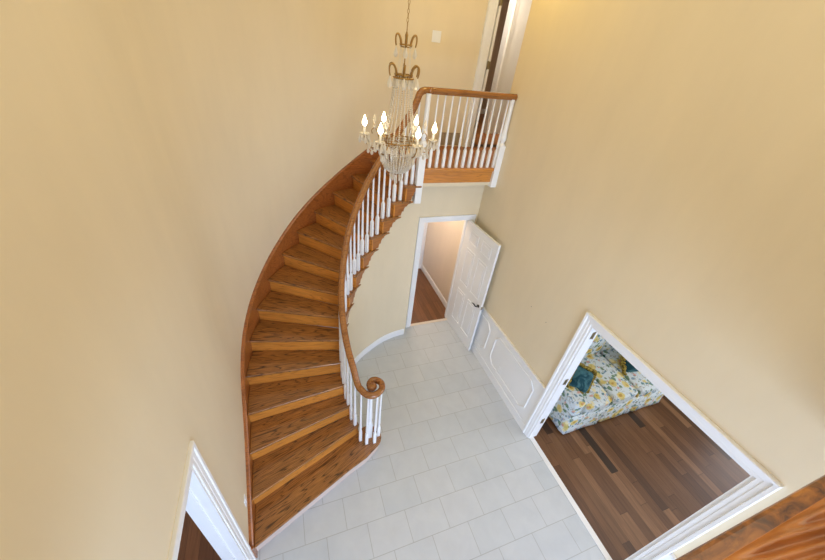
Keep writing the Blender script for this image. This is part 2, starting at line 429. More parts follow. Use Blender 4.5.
# baseboards
BP = [(0,0),(.016,0),(.016,.085),(.011,.10),(.006,.112),(0,.115)]
def baseboard(name, pts, side=1, h=1.0):
    mb = MB(); mb.sweep([(x,y,0) for x, y in pts], [(side*a, b*h) for a, b in BP], False)
    return struct(mb.build(name, M['white']))
pts = [polar(rwall(a)-.001, a) for a in range(200, 84, -3)]
baseboard('baseboard_stair', pts, 1)
baseboard('baseboard_hall', [(XR-.006, 6.0), (XR-.006, YB+.12)], 1, 1.15)
mb = MB(); 
for z0, z1 in ((0, .012), (.085, .105)): mb.box((2.3, 7.68, ZL+z0), (5.1, 7.7, ZL+z1+.0))
mb.box((2.3,7.688,ZL), (5.1,7.7,ZL+.09)); struct(mb.build('baseboard_upper_room', M['white']))
baseboard('baseboard_left', [(XL, -1.5), (XL, -.54)], 1)

# casings
CAS = [(0,0),(0,.010),(.006,.014),(.028,.014),(.034,.018),(.062,.020),(.068,.030),(.088,.032),(.094,.026),(.095,0)]
def casing(name, fn, a0, a1, h, z0=0, prof=CAS, sc=1.0):
    """fn(a, z, d) -> world; legs and head with mitred corners"""
    mb = MB(); vs = []; m = len(prof)
    for (u, d) in prof:
        u *= sc
        for p in ((a0-u, z0), (a0-u, z0+h+u), (a1+u, z0+h+u), (a1+u, z0)): vs.append(fn(p[0], p[1], d))
    fs = []
    for i in range(m-1):
        for k in range(3): fs.append((i*4+k, i*4+k+1, (i+1)*4+k+1, (i+1)*4+k))
    fs.append(tuple(i*4 for i in range(m))); fs.append(tuple(i*4+3 for i in range(m)))
    mb.add(vs, fs); return struct(mb.build(name, M['white']))
def jamb(name, fnbox, a0, a1, h, z0=0, t=.02, stop=True):
    mb = MB(); fnbox(mb, a0, a0+t, z0, z0+h, 0, 1); fnbox(mb, a1-t, a1, z0, z0+h, 0, 1); fnbox(mb, a0+t, a1-t, z0+h-t, z0+h, 0, 1)
    if stop:
        fnbox(mb, a0+t, a0+t+.012, z0, z0+h-t, .42, .72); fnbox(mb, a1-t-.012, a1-t, z0, z0+h-t, .42, .72)
    return struct(mb.build(name, M['white']))
# living room opening
casing('trim_3', lambda a, z, d: (XR-d, a, z), OPY0, OPY1, OPZ)
casing('trim_4', lambda a, z, d: (XR+.12+d, a, z), OPY0, OPY1, OPZ)
fx = lambda mb, a, b, c, d, u, v: mb.box((XR-.002+.124*u, a, c), (XR-.002+.124*v, b, d))
j1 = jamb('door_1', fx, OPY0, OPY1, OPZ, stop=False)
for z in (1.89, 1.16, .38):
    mb = MB(); mb.box((XR+.046, OPY1-.0235, z-.045), (XR+.080, OPY1-.0195, z+.045)); mb.tube([(XR+.082, OPY1-.0235, z-.05), (XR+.082, OPY1-.0235, z+.05)], .005, 8)
    mb.build('hinge', M['hinge'], j1)['label'] = 'aged brass hinge leaf left on the white jamb'
# left opening
casing('trim_5', lambda a, z, d: (XL+d*.65, a, z), LPY0, LPY1, LPZ)
casing('trim_6', lambda a, z, d: (XL-.14-d, a, z), LPY0, LPY1, LPZ)
fl = lambda mb, a, b, c, d, u, v: mb.box((XL+.002-.144*v, a, c), (XL+.002-.144*u, b, d))
jamb('door_2', fl, LPY0, LPY1, LPZ)
# lower hall door frame
DC = [(0,0),(0,.012),(.05,.014),(.06,.022),(.07,.022),(.072,0)]
casing('trim_7', lambda a, z, d: (a, YB-d, z), DX0, DX1, DZ, prof=DC)
fd = lambda mb, a, b, c, d, u, v: mb.box((a, YB-.002+.124*u, c), (b, YB-.002+.124*v, d))
jamb('door_3', fd, DX0, DX1, DZ)
# far hall door (closed white door)
casing('trim_8', lambda a, z, d: (a, 5.62-d, z), 1.75, 2.51, 2.05)
d4 = slab('door_4', 1.755, 2.505, 5.63, 5.665, .005, 2.045, M['white'])
mb = MB(); mb.box((2.44,5.60,1.00),(2.47,5.632,1.07)); mb.build('latch', M['black'], d4)
# upper door frame
casing('trim_9', lambda a, z, d: (a, YU-d, z), UDX0, UDX1, 2.03, z0=ZL, sc=1.3)
fu = lambda mb, a, b, c, d, u, v: mb.box((a, YU-.002+.144*u, c), (b, YU-.002+.144*v, d))
jamb('door_5', fu, UDX0, UDX1, 2.03, z0=ZL)
# closet door trim seen beyond the upper door
casing('trim_10', lambda a, z, d: (a, 5.62-d, z), 3.60, 4.4, 2.03, z0=ZL, sc=.9)
slab('trim_11', 3.50, 3.522, 5.60, 5.74, ZL, ZC, M['white'])

# panelled door leaves (local X along width from hinge, Y thickness, Z up)
def door_leaf(name, W, Hh, M4, rows, thick=.035):
    o = empty(name); o['kind'] = 'structure'; o.matrix_world = M4
    mb = MB(); mb.box((0,-thick/2,.008),(W,thick/2,Hh)); mb.build('door_slab', M['white'], o, bevel=.002)
    for (x0, x1, z0, z1) in rows:
        mb = MB()
        for s in (-1, 1):
            y0 = s*thick/2
            t = .016
            for a in ((x0,z0,x1,z0+t),(x0,z1-t,x1,z1),(x0,z0+t,x0+t,z1-t),(x1-t,z0+t,x1,z1-t)):
                ya, yb = sorted((y0-s*.001, y0+s*.007)); mb.box((a[0],ya,a[1]),(a[2],yb,a[3]))
            ya, yb = sorted((y0-s*.001, y0+s*.005))
            mb.box((x0+.045,ya,z0+.045),(x1-.045,yb,z1-.045))
        mb.build('panel', M['white'], o, bevel=.003)
    return o
def six(W, Hh):
    m = .11; c = W/2; g = .045; out = []
    for z0, z1 in ((.22,.86),(1.0,1.62),(1.72,Hh-.11)):
        out += [(m, c-g, z0, z1), (c+g, W-m, z0, z1)]
    return out
# foyer door, swung open into the room; hinge at (2.49,3.90), free edge at (2.535,3.13)
hx, hy = 2.485, 3.895; fxx, fyy = 2.535, 3.125
ang = math.atan2(fyy-hy, fxx-hx); W = math.hypot(fxx-hx, fyy-hy)
d3 = door_leaf('door_6', W, 2.02, Matrix.Translation((hx,hy,0)) @ Matrix.Rotation(ang, 4, 'Z'), six(W, 2.02))
# lever handle: both faces
for s in (-1, 1):
    mb = MB(); zz = .93; y0 = s*.0175
    mb.lathe([(.026,0),(.026,.006),(.018,.011),(.010,.013),(.010,.045),(.006,.05)], 14, Matrix.Translation((W-.065, y0, zz)) @ Matrix.Rotation(-s*PI/2, 4, 'X'))
    mb.tube([(W-.065, y0+s*.045, zz),(W-.09, y0+s*.05, zz+.004),(W-.12, y0+s*.05, zz+.010),(W-.15, y0+s*.048, zz+.002),(W-.175, y0+s*.046, zz-.012)], [.010,.011,.0095,.008,.006], 8)
    mb.build('door_handle', M['black'], d3)['label'] = 'black lever handle'
mb = MB(); mb.box((W-.001,-.012,.90),(W+.002,.012,.96)); mb.ball((W+.003,0,.93), .009, 8, 5); mb.build('latch', M['hinge'], d3)
for z in (.25, 1.0, 1.8):
    mb = MB(); mb.tube([(-.006, .02, z-.045), (-.006, .02, z+.045)], .007, 8); mb.build('hinge', M['hinge'], d3)
# upper door leaf, opened inwards at a right angle
d7 = door_leaf('door_7', .72, 2.02, Matrix.Translation((2.778, YU+.035, ZL)) @ Matrix.Rotation(R_(88), 4, 'Z'), six(.72, 2.02), thick=.038)
for z in (.32, 1.06, 1.74):
    mb = MB(); mb.box((-.004,-.018,z-.045),(.0,.018,z+.045)); mb.tube([(-.008,.022,z-.05),(-.008,.022,z+.05)], .008, 8); mb.build('hinge', M['hinge'], d7)

# ------------------------------------------------------------------ wainscot on the right wall
def wainscot(name, ya, yb, panels):
    o = empty(name, (XR, (ya+yb)/2, 0)); o['kind'] = 'structure'; Y0 = (ya+yb)/2
    mb = MB(); mb.box((-.012, ya-Y0, 0), (0, yb-Y0, .895)); mb.build('backing_board', M['white'], o)
    mb = MB(); mb.box((-.030, ya-Y0, .895), (0, yb-Y0, .918)); mb.box((-.020, ya-Y0, .875), (-.012, yb-Y0, .895)); mb.build('cap_rail', M['white'], o, bevel=.003)
    mb = MB(); mb.box((-.022, ya-Y0, 0), (-.012, yb-Y0, .13)); mb.box((-.026, ya-Y0, 0), (-.022, yb-Y0, .02)); mb.build('skirting', M['white'], o, bevel=.002)
    for (a, b, z0, z1) in panels:
        c = .085; P = [(a+c,z0),(b-c,z0),(b,z0+c),(b,z1-c),(b-c,z1),(a+c,z1),(a,z1-c),(a,z0+c)]
        cy, cz = (a+b)/2, (z0+z1)/2
        mb = MB(); vs = []
        for (off, d) in ((0,.0),(0,.008),(.008,.012),(.016,.008),(.018,0)):
            for (y, z) in P:
                k = math.hypot(y-cy, z-cz)
                yy = y + (cy-y)/abs(cy-y)*off; zz = z + (cz-z)/abs(cz-z)*off
                vs.append((-.012-d, yy-Y0, zz))
        fs = [(i*8+k, i*8+(k+1)%8, (i+1)*8+(k+1)%8, (i+1)*8+k) for i in range(4) for k in range(8)]
        mb.add(vs, fs); mb.build('panel_moulding', M['white'], o)
    return o
wainscot('trim_12', OPY1+.095, 3.835, [(1.79, 2.70, .24, .79), (2.86, 3.74, .24, .79)])
wainscot('trim_13', -2.6, OPY0-.095, [(-1.0, -.08, .24, .79)])

# ------------------------------------------------------------------ staircase
st = empty('curved_staircase', (CX, CY, 0)); tag(st, 'curved oak staircase with open scrolled ends sweeping up along the cream wall', 'staircase')
def local_build(mb, name, mat, parent, org, ang, **k):
    """store verts in a frame at org turned by ang so wood grain follows local X"""
    Mi = (Matrix.Translation(org) @ Matrix.Rotation(ang, 4, 'Z')).inverted()
    mb.v = [tuple(Mi @ Vector(p)) for p in mb.v]
    o = mb.build(name, mat, parent, **k)
    po = parent.matrix_basis if parent else Matrix()
    o.matrix_basis = po.inverted() @ Matrix.Translation(org) @ Matrix.Rotation(ang, 4, 'Z')
    return o
RI = 1.10; RS = RO-.035
def shift(a, d, r):            # angle moved by a distance d (uphill positive = smaller angle)
    return a - math.degrees(d/r)
# first tread with its round end
cap = (.575, 2.035); cr = .15
def t1poly(ins):
    P = [(CX-RS, 1.306+ins), (.30, 1.735+ins), (.50, 1.812+ins)]
    for k in range(13):
        a = R_(-62 + k*15); P.append((cap[0]+(cr-ins)*math.cos(a), cap[1]+(cr-ins)*math.sin(a)))
    P += [(.44, 2.14), (.44, 2.12), (CX-RS, 1.70)]
    return P
mb = MB(); mb.prism(t1poly(0), RISE-.028, RISE)
local_build(mb, 'tread', M['oak'], st, (0, 1.7, RISE), math.atan2(1.812-1.306, .50+.655), bevel=.008)
mb = MB(); mb.prism(t1poly(.028), 0, RISE-.028)
o = local_build(mb, 'riser', M['step1'], st, (0, 1.7, .08), 0, bevel=.002); o['label'] = 'curved riser of the bottom step, its pale reflection put into the colour'
for i in range(2, 15):
    z = RISE*i; th, tn = TH[i], TH[i+1]
    P = []
    P.append(outer(RS, th))
    P.append(polar(RI+.02, th)); P.append(polar(RI, th-1.0))
    n = 6; tail = tn-(7.2 if i < 14 else 3.4)
    for k in range(1, n+1): P.append(polar(RI, th-1.0+(tn-2.2-th+1.0)*k/n))
    P.append(polar(RI, tail)); P.append(polar(RI+.045, tn-2.0))
    P.append(outer(RI+.05, shift(tn, .03, 1.6)))
    if tn < 180 < th: P.append(outer(RS, shift(tn,.03,1.6)))
    else: P.append(outer(RS, shift(tn, .03, 1.6)))
    if th > 180 > tn: P.append((CX-RS, CY))
    else:
        if th <= 180: P.append(polar(RS, (th+tn)/2))
    mb = MB(); mb.prism(P, z-.028, z)
    org = polar(1.6, (th+tn)/2)
    local_build(mb, 'tread', M['oak'], st, (*org, z), R_((th+tn)/2), bevel=.008)
for i in range(2, 16):
    z = RISE*i; th = TH[i]
    a = polar(RI+.012, shift(th, .028, 1.3)); b = outer(RS, shift(th, .028, 1.9))
    d = Vector((b[0]-a[0], b[1]-a[1], 0)); L = d.length; ang = math.atan2(d.y, d.x)
    mb = MB(); mb.box((0, -.018 if True else 0, z-RISE), (L, 0, z-.028), Matrix.Translation((a[0], a[1], 0)) @ Matrix.Rotation(ang, 4, 'Z'))
    local_build(mb, 'riser', M['oakr'], st, (a[0], a[1], z-.1), ang)
# landing nosing at the top of the stair
mb = MB(); mb.prism([outer(RS,TH[15]), polar(RI+.02,TH[15]), polar(RI+.02, TH[15]-3), outer(RS, TH[15]-1.6)], ZL-.028, ZL+.001); local_build(mb, 'tread', M['oak'], st, (*polar(1.6,TH[15]),ZL), R_(91), bevel=.006)
# scrolled brackets under the open tread ends
for i in range(2, 15):
    z = RISE*i-.028; th, tn = TH[i]-1.4, TH[i+1]
    a1 = tn-(6.8 if i < 14 else 3.0); tot = th-a1
    prof = [(0,.162),(.43,.160),(.455,.132),(.475,.112),(.51,.106),(.545,.112),(.565,.104),(.58,.078),(.61,.058),(.66,.047),(.71,.046),(.735,.040),(.755,.026),(.82,.016),(.92,.009),(1,.004)]
    mb = MB(); vs = []; fs = []; m = len(prof)
    # refine along the flat top for curvature
    prof = [(.0,.162),(.11,.1615),(.22,.161),(.33,.1605)] + prof[1:]; m = len(prof)
    for (s, dep) in prof:
        a = th - tot*s
        for r in (1.118, 1.165 if i < 12 else 1.18):
            for zz in (z, z-dep): vs.append((*polar(r, a), zz))
    for k in range(m-1):
        p, q = 4*k, 4*k+4
        fs += [(p, p+1, q+1, q), (p+2, q+2, q+3, p+3), (p, q, q+2, p+2), (p+1, p+3, q+3, q+1)]
    fs += [(0,2,3,1), (4*m-4, 4*m-3, 4*m-1, 4*m-2)]
    mb.add(vs, fs); org = polar(1.12, th)
    local_build(mb, 'bracket', M['oakb'], st, (*org, z), R_(th-90))
# wall stringer (skirt board)
mb = MB(); vs = []; fs = []
path = [(CX-RO, 1.285, None)]
ys = [1.285, 1.32] + [1.32+(CY-1.32)*k/14 for k in range(1, 15)]
sec = []
def sh(a): return .165 if a < 168 else max(.03, .165-.135*(a-168)/22)
for y in ys:
    a = 180 + math.degrees(math.atan2(CY-y, RS)); sec.append(((CX-RO, y), (CX-RS, y), nose(a)+sh(a) if y > 1.3 else .26))
for k in range(1, 45):
    a = 180-89.5*k/44; sec.append((polar(RO, a), polar(RS, a), nose(a)+sh(a)))
for p, q, zt in sec:
    zb = max(0, zt-.62) if zt > .7 else 0
    vs += [(*p, zb), (*q, zb), (*q, zt-.012), (q[0]*.65+p[0]*.35, q[1]*.65+p[1]*.35, zt), (*p, zt)]
for k in range(len(sec)-1):
    p, q = 5*k, 5*k+5
    for j in range(5): fs.append((p+j, p+(j+1)%5, q+(j+1)%5, q+j))
fs += [(0,1,2,3,4), tuple(5*(len(sec)-1)+j for j in (4,3,2,1,0))]
mb.add(vs, fs, False); o = mb.build('wall_stringer', M['oaks'], st); o.location = (-CX, -CY, 0)

# balusters
def bal_mesh(name, h, block=.20, w=.017):
    mb = MB(); mb.box((-w,-w,0),(w,w,block))
    c = .7071*w
    mb.lathe([(w*1.0,block),(w*.95,block+.012),(w*.62,block+.02),(w*.62,block+.03),(w*.85,block+.04),(w*.92,block+.06),(w*.80,block+.16),(w*.62,block+(h-block)*.6),(w*.52,h)], 10)
    me_o = mb.build(name, M['white'], None, bevel=.0015); return me_o
RB = 1.142
BH = .735
def add_bal(parent, x, y, z, h, rz, block=.20, proto={}):
    key = (round(h, 2), block)
    pl = parent.location
    if key not in proto:
        o = bal_mesh('baluster', key[0], block); proto[key] = o; o.parent = parent
    else:
        o = proto[key].copy(); COL.objects.link(o); o.parent = parent
    o.location = (x-pl.x, y-pl.y, z-pl.z); o.rotation_euler = (0, 0, rz); return o
for i in range(2, 15):
    for d in (2.2, 6.6):
        a = TH[i]-d*(1 if i < 14 else .9)
        r = RB + (max(0, 118-a)/25)*.03
        zt = nose(a)+.755 
        add_bal(st, *polar(r, a), RISE*i, zt-RISE*i, R_(a), block=.20 if d < 4 else .235)
for (x, y) in ((.472,2.03),(.533,1.972),(.625,1.96),(.690,2.03),(.682,2.10)):
    add_bal(st, x, y, RISE, .90, 0)
# bottom newel inside the volute
mb = MB(); w = .03; mb.box((-w,-w,0),(w,w,.30)); mb.lathe([(w,.30),(w*.98,.315),(w*.6,.33),(w*.6,.345),(w*.9,.36),(w*.95,.40),(w*.7,.6),(w*.5,.90)], 14)
o = mb.build('newel_post', M['white'], st, bevel=.002); o.location = (.583-CX, 2.05-CY, RISE)
# handrail
RP = [(a*1.12, b*1.15) for a, b in [(-.030,-.006),(-.029,.006),(-.022,.018),(-.011,.026),(0,.028),(.011,.026),(.022,.018),(.029,.006),(.030,-.006),(.024,-.012),(.020,-.018),(.021,-.028),(-.021,-.028),(-.020,-.018),(-.024,-.012)]]
path = []
vc = (.586, 2.058)
spiral = []
for k in range(26):                       # volute, from its eye outwards
    t = k/25; a = R_(-150 - 500*t + 0)     # winds
    spiral.append((t, a))
# outer turn passes these plan points; the eye sits at vc
vol = [(.592,2.062),(.572,2.083),(.580,2.115),(.612,2.142),(.655,2.136),(.690,2.10),(.697,2.055),(.680,2.010),(.640,1.978),(.592,1.962),(.545,1.972),(.505,2.005),(.475,2.052),(.452,2.105)]
def catmull(P, n=6):
    out = []; P = [Vector(p) for p in P]
    Q = [2*P[0]-P[1]] + P + [2*P[-1]-P[-2]]
    for i in range(1, len(Q)-2):
        for k in range(n):
            t = k/n; a, b, c, d = Q[i-1:i+3]
            out.append(.5*((2*b)+(c-a)*t+(2*a-5*b+4*c-d)*t*t+(3*b-a-3*c+d)*t**3))
    out.append(P[-1]); return out
key = []
for k, (x, y) in enumerate(vol): key.append((x, y, 1.118 + (.012 if k >= 12 else 0) + (.018 if k >= 13 else 0)))
key = [(x, y, z) for x, y, z in key]
for a in list(range(196, 103, -6)):
    r = 1.118 + (.01 if 150 > a else 0)
    key.append((*polar(r, a), nose(a)+.775))
key += [(*polar(1.13, 100.5), nose(100.5)+.785), (1.345, 3.652, 3.50), (1.378, 3.662, 3.575), (1.405, 3.675, 3.635), (1.45, 3.69, 3.662), (1.52, 3.70, 3.665)]
pts = catmull(key, 5)
mb = MB(); mb.sweep(pts, RP)
mb.lathe([(.0,-.03),(.050,-.030),(.053,.008),(.044,.023),(.018,.028),(.0,.029)], 18, Matrix.Translation((.590,2.066,1.118)))
o = mb.build('handrail', M['rail'], st); o.location = (-CX, -CY, 0); o['label'] = 'reddish oak handrail ending in a coiled volute'

# landing balustrade
lb = empty('landing_balustrade', (2.05, 3.70, ZL)); tag(lb, 'straight upstairs balustrade with white spindles and oak rail between newel and yellow wall', 'railing')
mb = MB(); mb.sweep([(1.49,3.70,3.665),(XR-.002,3.70,3.665)], RP); mb.lathe([(.0,-.028),(.040,-.028),(.042,.01),(.03,.026),(0,.03)], 16, Matrix.Translation((1.53,3.70,3.665)))
o = mb.build('handrail', M['rail'], lb); o.location = (-2.05,-3.70,-ZL)
for k in range(11):
    add_bal(lb, 1.637+.0895*k, 3.715, ZL, .79, 0, block=.21)
mb = MB(); mb.box((1.53,3.69,2.665),(2.565,3.735,2.816)); mb.box((1.53,3.665,2.816),(XR-.045,3.70,ZL+.001)); mb.box((1.53,3.682,2.80),(2.565,3.70,2.816))
o = local_build(mb, 'fascia', M['oakr'], lb, (2.05,3.7,2.75), 0, bevel=.003); o['label'] = 'orange oak fascia board'
mb = MB(); mb.box((1.53,3.705,2.62),(XR,3.735,2.665)); o = mb.build('soffit_edge', M['wall'], lb); o.location = (-2.05,-3.70,-ZL)
def newel(name, x, y, z0, zb, zt, w, parent, sx=1.0):
    mb = MB(); mb.box((-w*sx,-w,z0),(w*sx,w,zb))
    h = zt-zb; mb.lathe([(w,zb),(w*.96,zb+.018),(w*.62,zb+.03),(w*.62,zb+.045),(w*.9,zb+.06),(w*.95,zb+.09),(w*.72,zb+.3*h),(w*.62,zb+.8*h),(w*.66,zt)], 16)
    o = mb.build(name, M['white'], parent, bevel=.003); o.location = (x-parent.location.x, y-parent.location.y, -parent.location.z); return o
newel('newel_post', 1.505, 3.665, 2.43, 3.14, 3.64, .042, lb)
newel('newel_post', XR-.041, 3.69, 2.605, 3.13, 3.64, .040, lb)

# ------------------------------------------------------------------ near gallery rail under the camera
gr = empty('gallery_balustrade', (1.0, -.05, ZL)); tag(gr, 'dark oak moulded gallery handrail running close below the viewer, bottom right', 'railing')
def gb(mb, name, mat, **k):
    o = mb.build(name, mat, gr, **k); o.location = (-1.0, .05, -ZL); return o
GB = [(-.034,-.03),(-.034,.002),(-.030,.010),(-.030,.026),(-.024,.030),(.034,.030),(.034,-.03)]
mb = MB(); mb.box((XL, -.060, 3.715), (XR, -.0005, 3.775)); mb.box((XL, -.120, 3.70), (XR, -.060, 3.772)); 
o = local_build(mb, 'rail_base', M['burl'], gr, (1.0,-.03,3.74), 0, bevel=.003)
mb = MB(); vs = []; xs = [XL+.01+(XR-XL-.02)*k/420 for k in range(421)]; ny = 70
for x in xs:
    for k in range(ny+1):
        y = -.0115-.10*k/ny; ph = (y+.14*(x-.25))/.0085
        e = min(1, k/3, (ny-k)/3)
        vs.append((x, y, 3.775+e*(.008+.0034*math.cos(2*PI*ph)+.0016*math.cos(2*PI*ph*.43+1))+.010*math.sin(PI*k/ny)))
W_ = ny+1
mb.add(vs, [(i*W_+k, i*W_+k+1, (i+1)*W_+k+1, (i+1)*W_+k) for i in range(420) for k in range(ny)], True)
mb.box((XL+.01, -.1115, 3.770), (XR-.01, -.0115, 3.7755))
o = gb(mb, 'fluted_rail_cap', M['capoak']); o['label'] = 'ribbed oak cap, lighter than the rail beneath'
for k in range(28):
    x = XL+.06+.117*k
    b = add_bal(gr, x, -.03, ZL, .865, 0)

# ------------------------------------------------------------------ fittings
def plate(name, origin, nrm, w, h, label, cat, kindp):
    o = empty(name, origin, math.atan2(nrm[1], nrm[0])-PI/2); tag(o, label, cat)
    mb = MB(); mb.box((-w/2, 0, -h/2), (w/2, .006, h/2)); mb.build('cover_plate', M['white'], o, bevel=.002)
    if kindp == 'rocker':
        for dx in (-.023, .023):
            mb = MB(); mb.box((dx-.016, .006, -.033), (dx+.016, .010, .033)); mb.build('rocker', M['white'], o, bevel=.001)
    elif kindp == 'outlet':
        for dz in (-.02, .02):
            mb = MB(); mb.lathe([(.016,0),(.016,.003),(.0,.003)], 14, Matrix.Translation((0,.006,dz)) @ Matrix.Rotation(-PI/2, 4, 'X')); mb.build('socket', M['white'], o)
    return o
plate('light_switch', (1.945, YU, 4.145), (0,-1), .118, .118, 'white double light switch on the upstairs cream wall beside the chandelier', 'light switch', 'rocker')
plate('wall_outlet', (XR-.012, 2.42, .33), (-1,0), .07, .11, 'white outlet set in the white wainscot panel low on the right wall', 'outlet', 'outlet')
plate('wall_outlet', (XL, 1.60, .50), (1,0), .07, .11, 'white outlet on the left wall just above the stair skirt board', 'outlet', 'outlet')
o = empty('return_air_grille', (2.365, YU, 2.955)); tag(o, 'tan louvred air grille at floor level on the upstairs landing wall', 'vent')
mb = MB(); mb.box((-.17,-.008,-.085),(.17,0,-.07)); mb.box((-.17,-.008,.07),(.17,0,.085)); mb.box((-.17,-.008,-.07),(-.155,0,.07)); mb.box((.155,-.008,-.07),(.17,0,.07)); mb.box((-.006,-.007,-.07),(.006,0,.07)); mb.build('frame', M['grille'], o)
mb = MB()
for k in range(10): mb.box((-.155,-.006,-.066+.0137*k),(.155,0,-.058+.0137*k))
mb.build('louvres', M['grille'], o)
for (y, z, lab) in ((2.05, 1.62, 'small dark nail in the right wall, nearer the living room opening'), (2.33, 1.62, 'small dark nail in the right wall, nearer the open white door')):
    mb = MB(); mb.lathe([(.0045,0),(.0045,.004),(0,.005)], 8, Matrix.Rotation(-PI/2, 4, 'Y')); o = mb.build('nail', M['nail']); o.location = (XR+.001, y, z); tag(o, lab, 'nail', 'nails in the right wall')

# ------------------------------------------------------------------ chandelier
CHX, CHY = .893, 2.70
CHZ = {}
ch = empty('chandelier', (CHX, CHY, 3.0)); tag(ch, 'crystal and brass chandelier with candle bulbs hanging on a chain over the stair', 'chandelier')
def cb(mb, name, mat, parent=None, **k):
    o = mb.build(name, mat, parent or ch, **k); return o
Z0 = 3.0
# chain of links
mb = MB(); z = 4.135-Z0; k = 0
while z < ZC-Z0-.06:
    pts = [(.007*math.cos(t)*(1 if k%2 else 0), .007*math.cos(t)*(0 if k%2 else 1), z+.014*math.sin(t)+.014) for t in [2*PI*j/8 for j in range(9)]]
    mb.tube(pts, .0019, 5); z += .0235; k += 1
cb(mb, 'chain', M['gold'])
mb = MB(); mb.lathe([(.0,ZC-Z0),(.06,ZC-Z0-.0),(.055,ZC-Z0-.02),(.02,ZC-Z0-.045),(.006,ZC-Z0-.065),(.0,ZC-Z0-.066)], 20); cb(mb, 'ceiling_canopy', M['gold'])
mb = MB(); mb.lathe([(.004,.20),(.006,.22),(.004,.3),(.004,.85),(.010,.87),(.004,.89),(.004,1.06),(.010,1.075),(.012,1.09),(.004,1.11),(.003,1.14)], 10); cb(mb, 'stem', M['gold'])
def ring(mb, z, r, t=.004, n=28):
    mb.tube([(r*math.cos(2*PI*j/n), r*math.sin(2*PI*j/n), z) for j in range(n+1)], t, 6)
def drop_mesh(mb, c, L, w):
    x, y, z = c
    vs = [(x,y,z)]; prof = [(.25,.08),(.32,.16),(.75,.45),(1,.68),(.7,.9)]; seg = 6
    for (r, t) in prof:
        for j in range(seg):
            a = 2*PI*j/seg+.3; vs.append((x+w*r*math.cos(a), y+w*r*math.sin(a), z-L*t))
    vs.append((x,y,z-L)); fs = [(0,1+j,1+(j+1)%seg) for j in range(seg)]
    for i in range(len(prof)-1):
        for j in range(seg): a = 1+i*seg; fs.append((a+j,a+seg+j,a+seg+(j+1)%seg,a+(j+1)%seg))
    a = 1+(len(prof)-1)*seg
    fs += [(a+j, len(vs)-1, a+(j+1)%seg) for j in range(seg)]
    mb.add(vs, fs, False)
drop_proto = {}
def drop(parent, c, L=.045, w=.011):
    key = (L, w)
    if key not in drop_proto:
        mb = MB(); drop_mesh(mb, (0,0,0), L, w); o = mb.build('crystal_drop', M['crystal'], parent); drop_proto[key] = o
    else:
        o = drop_proto[key].copy(); COL.objects.link(o); o.parent = parent
    o.location = c; return o
def beads(mb, pts, r=.006, step=.013):
    P = [Vector(p) for p in pts]; acc = 0; last = P[0]; mb.ball(P[0], r, 6, 4)
    for a, b in zip(P[:-1], P[1:]):
        L = (b-a).length; t = step-acc
        while t <= L: q = a+(b-a)*(t/L); mb.ball(q, r, 6, 4); t += step
        acc = L-(t-step)
# crown: ring + 4 scroll arms with drops
ZA = 1.035; ZB = .855; ZR = .835
mb = MB(); ring(mb, ZA, .042, .005); ring(mb, ZA-.014, .036, .003)
mb2 = MB(); ring(mb2, ZB, .066, .005); ring(mb2, ZB-.02, .074, .006)
for j in range(6):
    a = 2*PI*j/6; mb.tube([(.004*math.cos(a),.004*math.sin(a),ZA),(.040*math.cos(a),.040*math.sin(a),ZA)], .002, 5); mb2.tube([(.004*math.cos(a),.004*math.sin(a),ZB),(.07*math.cos(a),.07*math.sin(a),ZB)], .002, 5)
cb(mb, 'crown_ring', M['gold']); cb(mb2, 'basket_ring', M['gold'])
def scroll(parent, a, r0, z0, rise, out, name='scroll_arm'):
    pts = []
    for t in [i/14 for i in range(15)]:
        ang = PI*1.25*t
        pts.append((r0+out*.5*(1-math.cos(ang)), z0+rise*math.sin(ang*.8)))
    mb = MB(); mb.tube([(p[0]*math.cos(a), p[0]*math.sin(a), p[1]) for p in pts], [.009-.004*i/14 for i in range(15)], 6)
    o = mb.build(name, M['gold'], parent); e = pts[-1]
    return o, (e[0]*math.cos(a), e[0]*math.sin(a), e[1])
for j in range(4):
    a = PI/4+PI/2*j+.5; o, e = scroll(ch, a, .034, ZA-.01, .068, .040); drop(o, (e[0], e[1], e[2]-.004), .066, .018)
for j in range(6):
    a = PI/3*j+.25; o, e = scroll(ch, a, .062, ZB-.01, .072, .062); drop(o, (e[0], e[1], e[2]-.004), .075, .021)
# beads between crown and basket
for j in range(6):
    a = PI/3*j; mb = MB(); beads(mb, [(.038*math.cos(a),.038*math.sin(a),ZA-.01),(.044*math.cos(a),.044*math.sin(a),ZB+.06),(.058*math.cos(a),.058*math.sin(a),ZB+.01)], .0035, .009); cb(mb, 'bead_strand', M['crystal'])
for j in range(10):
    a = 2*PI*j/10; drop(ch, (.076*math.cos(a), .076*math.sin(a), ZB-.024), .06, .015)
# tent of bead strands from the basket down to the main ring
ZM = .40
for j in range(20):
    a = 2*PI*j/20; P = []
    for i in range(15):
        t = i/14; r = .070 + .012*t + (.150-.082)*t**2.6; P.append((r*math.cos(a), r*math.sin(a), ZR + (ZM-ZR)*t))
    mb = MB(); beads(mb, P, .0062+.001*(j%2), .0145); cb(mb, 'bead_strand', M['crystal'])
mb = MB(); ring(mb, ZM, .16, .005, 36); ring(mb, ZM-.02, .155, .004, 36)
for j in range(6):
    a = PI/3*j; mb.tube([(0,0,ZM-.01),(.16*math.cos(a),.16*math.sin(a),ZM-.01)], .003, 5)
cb(mb, 'main_ring', M['gold'])
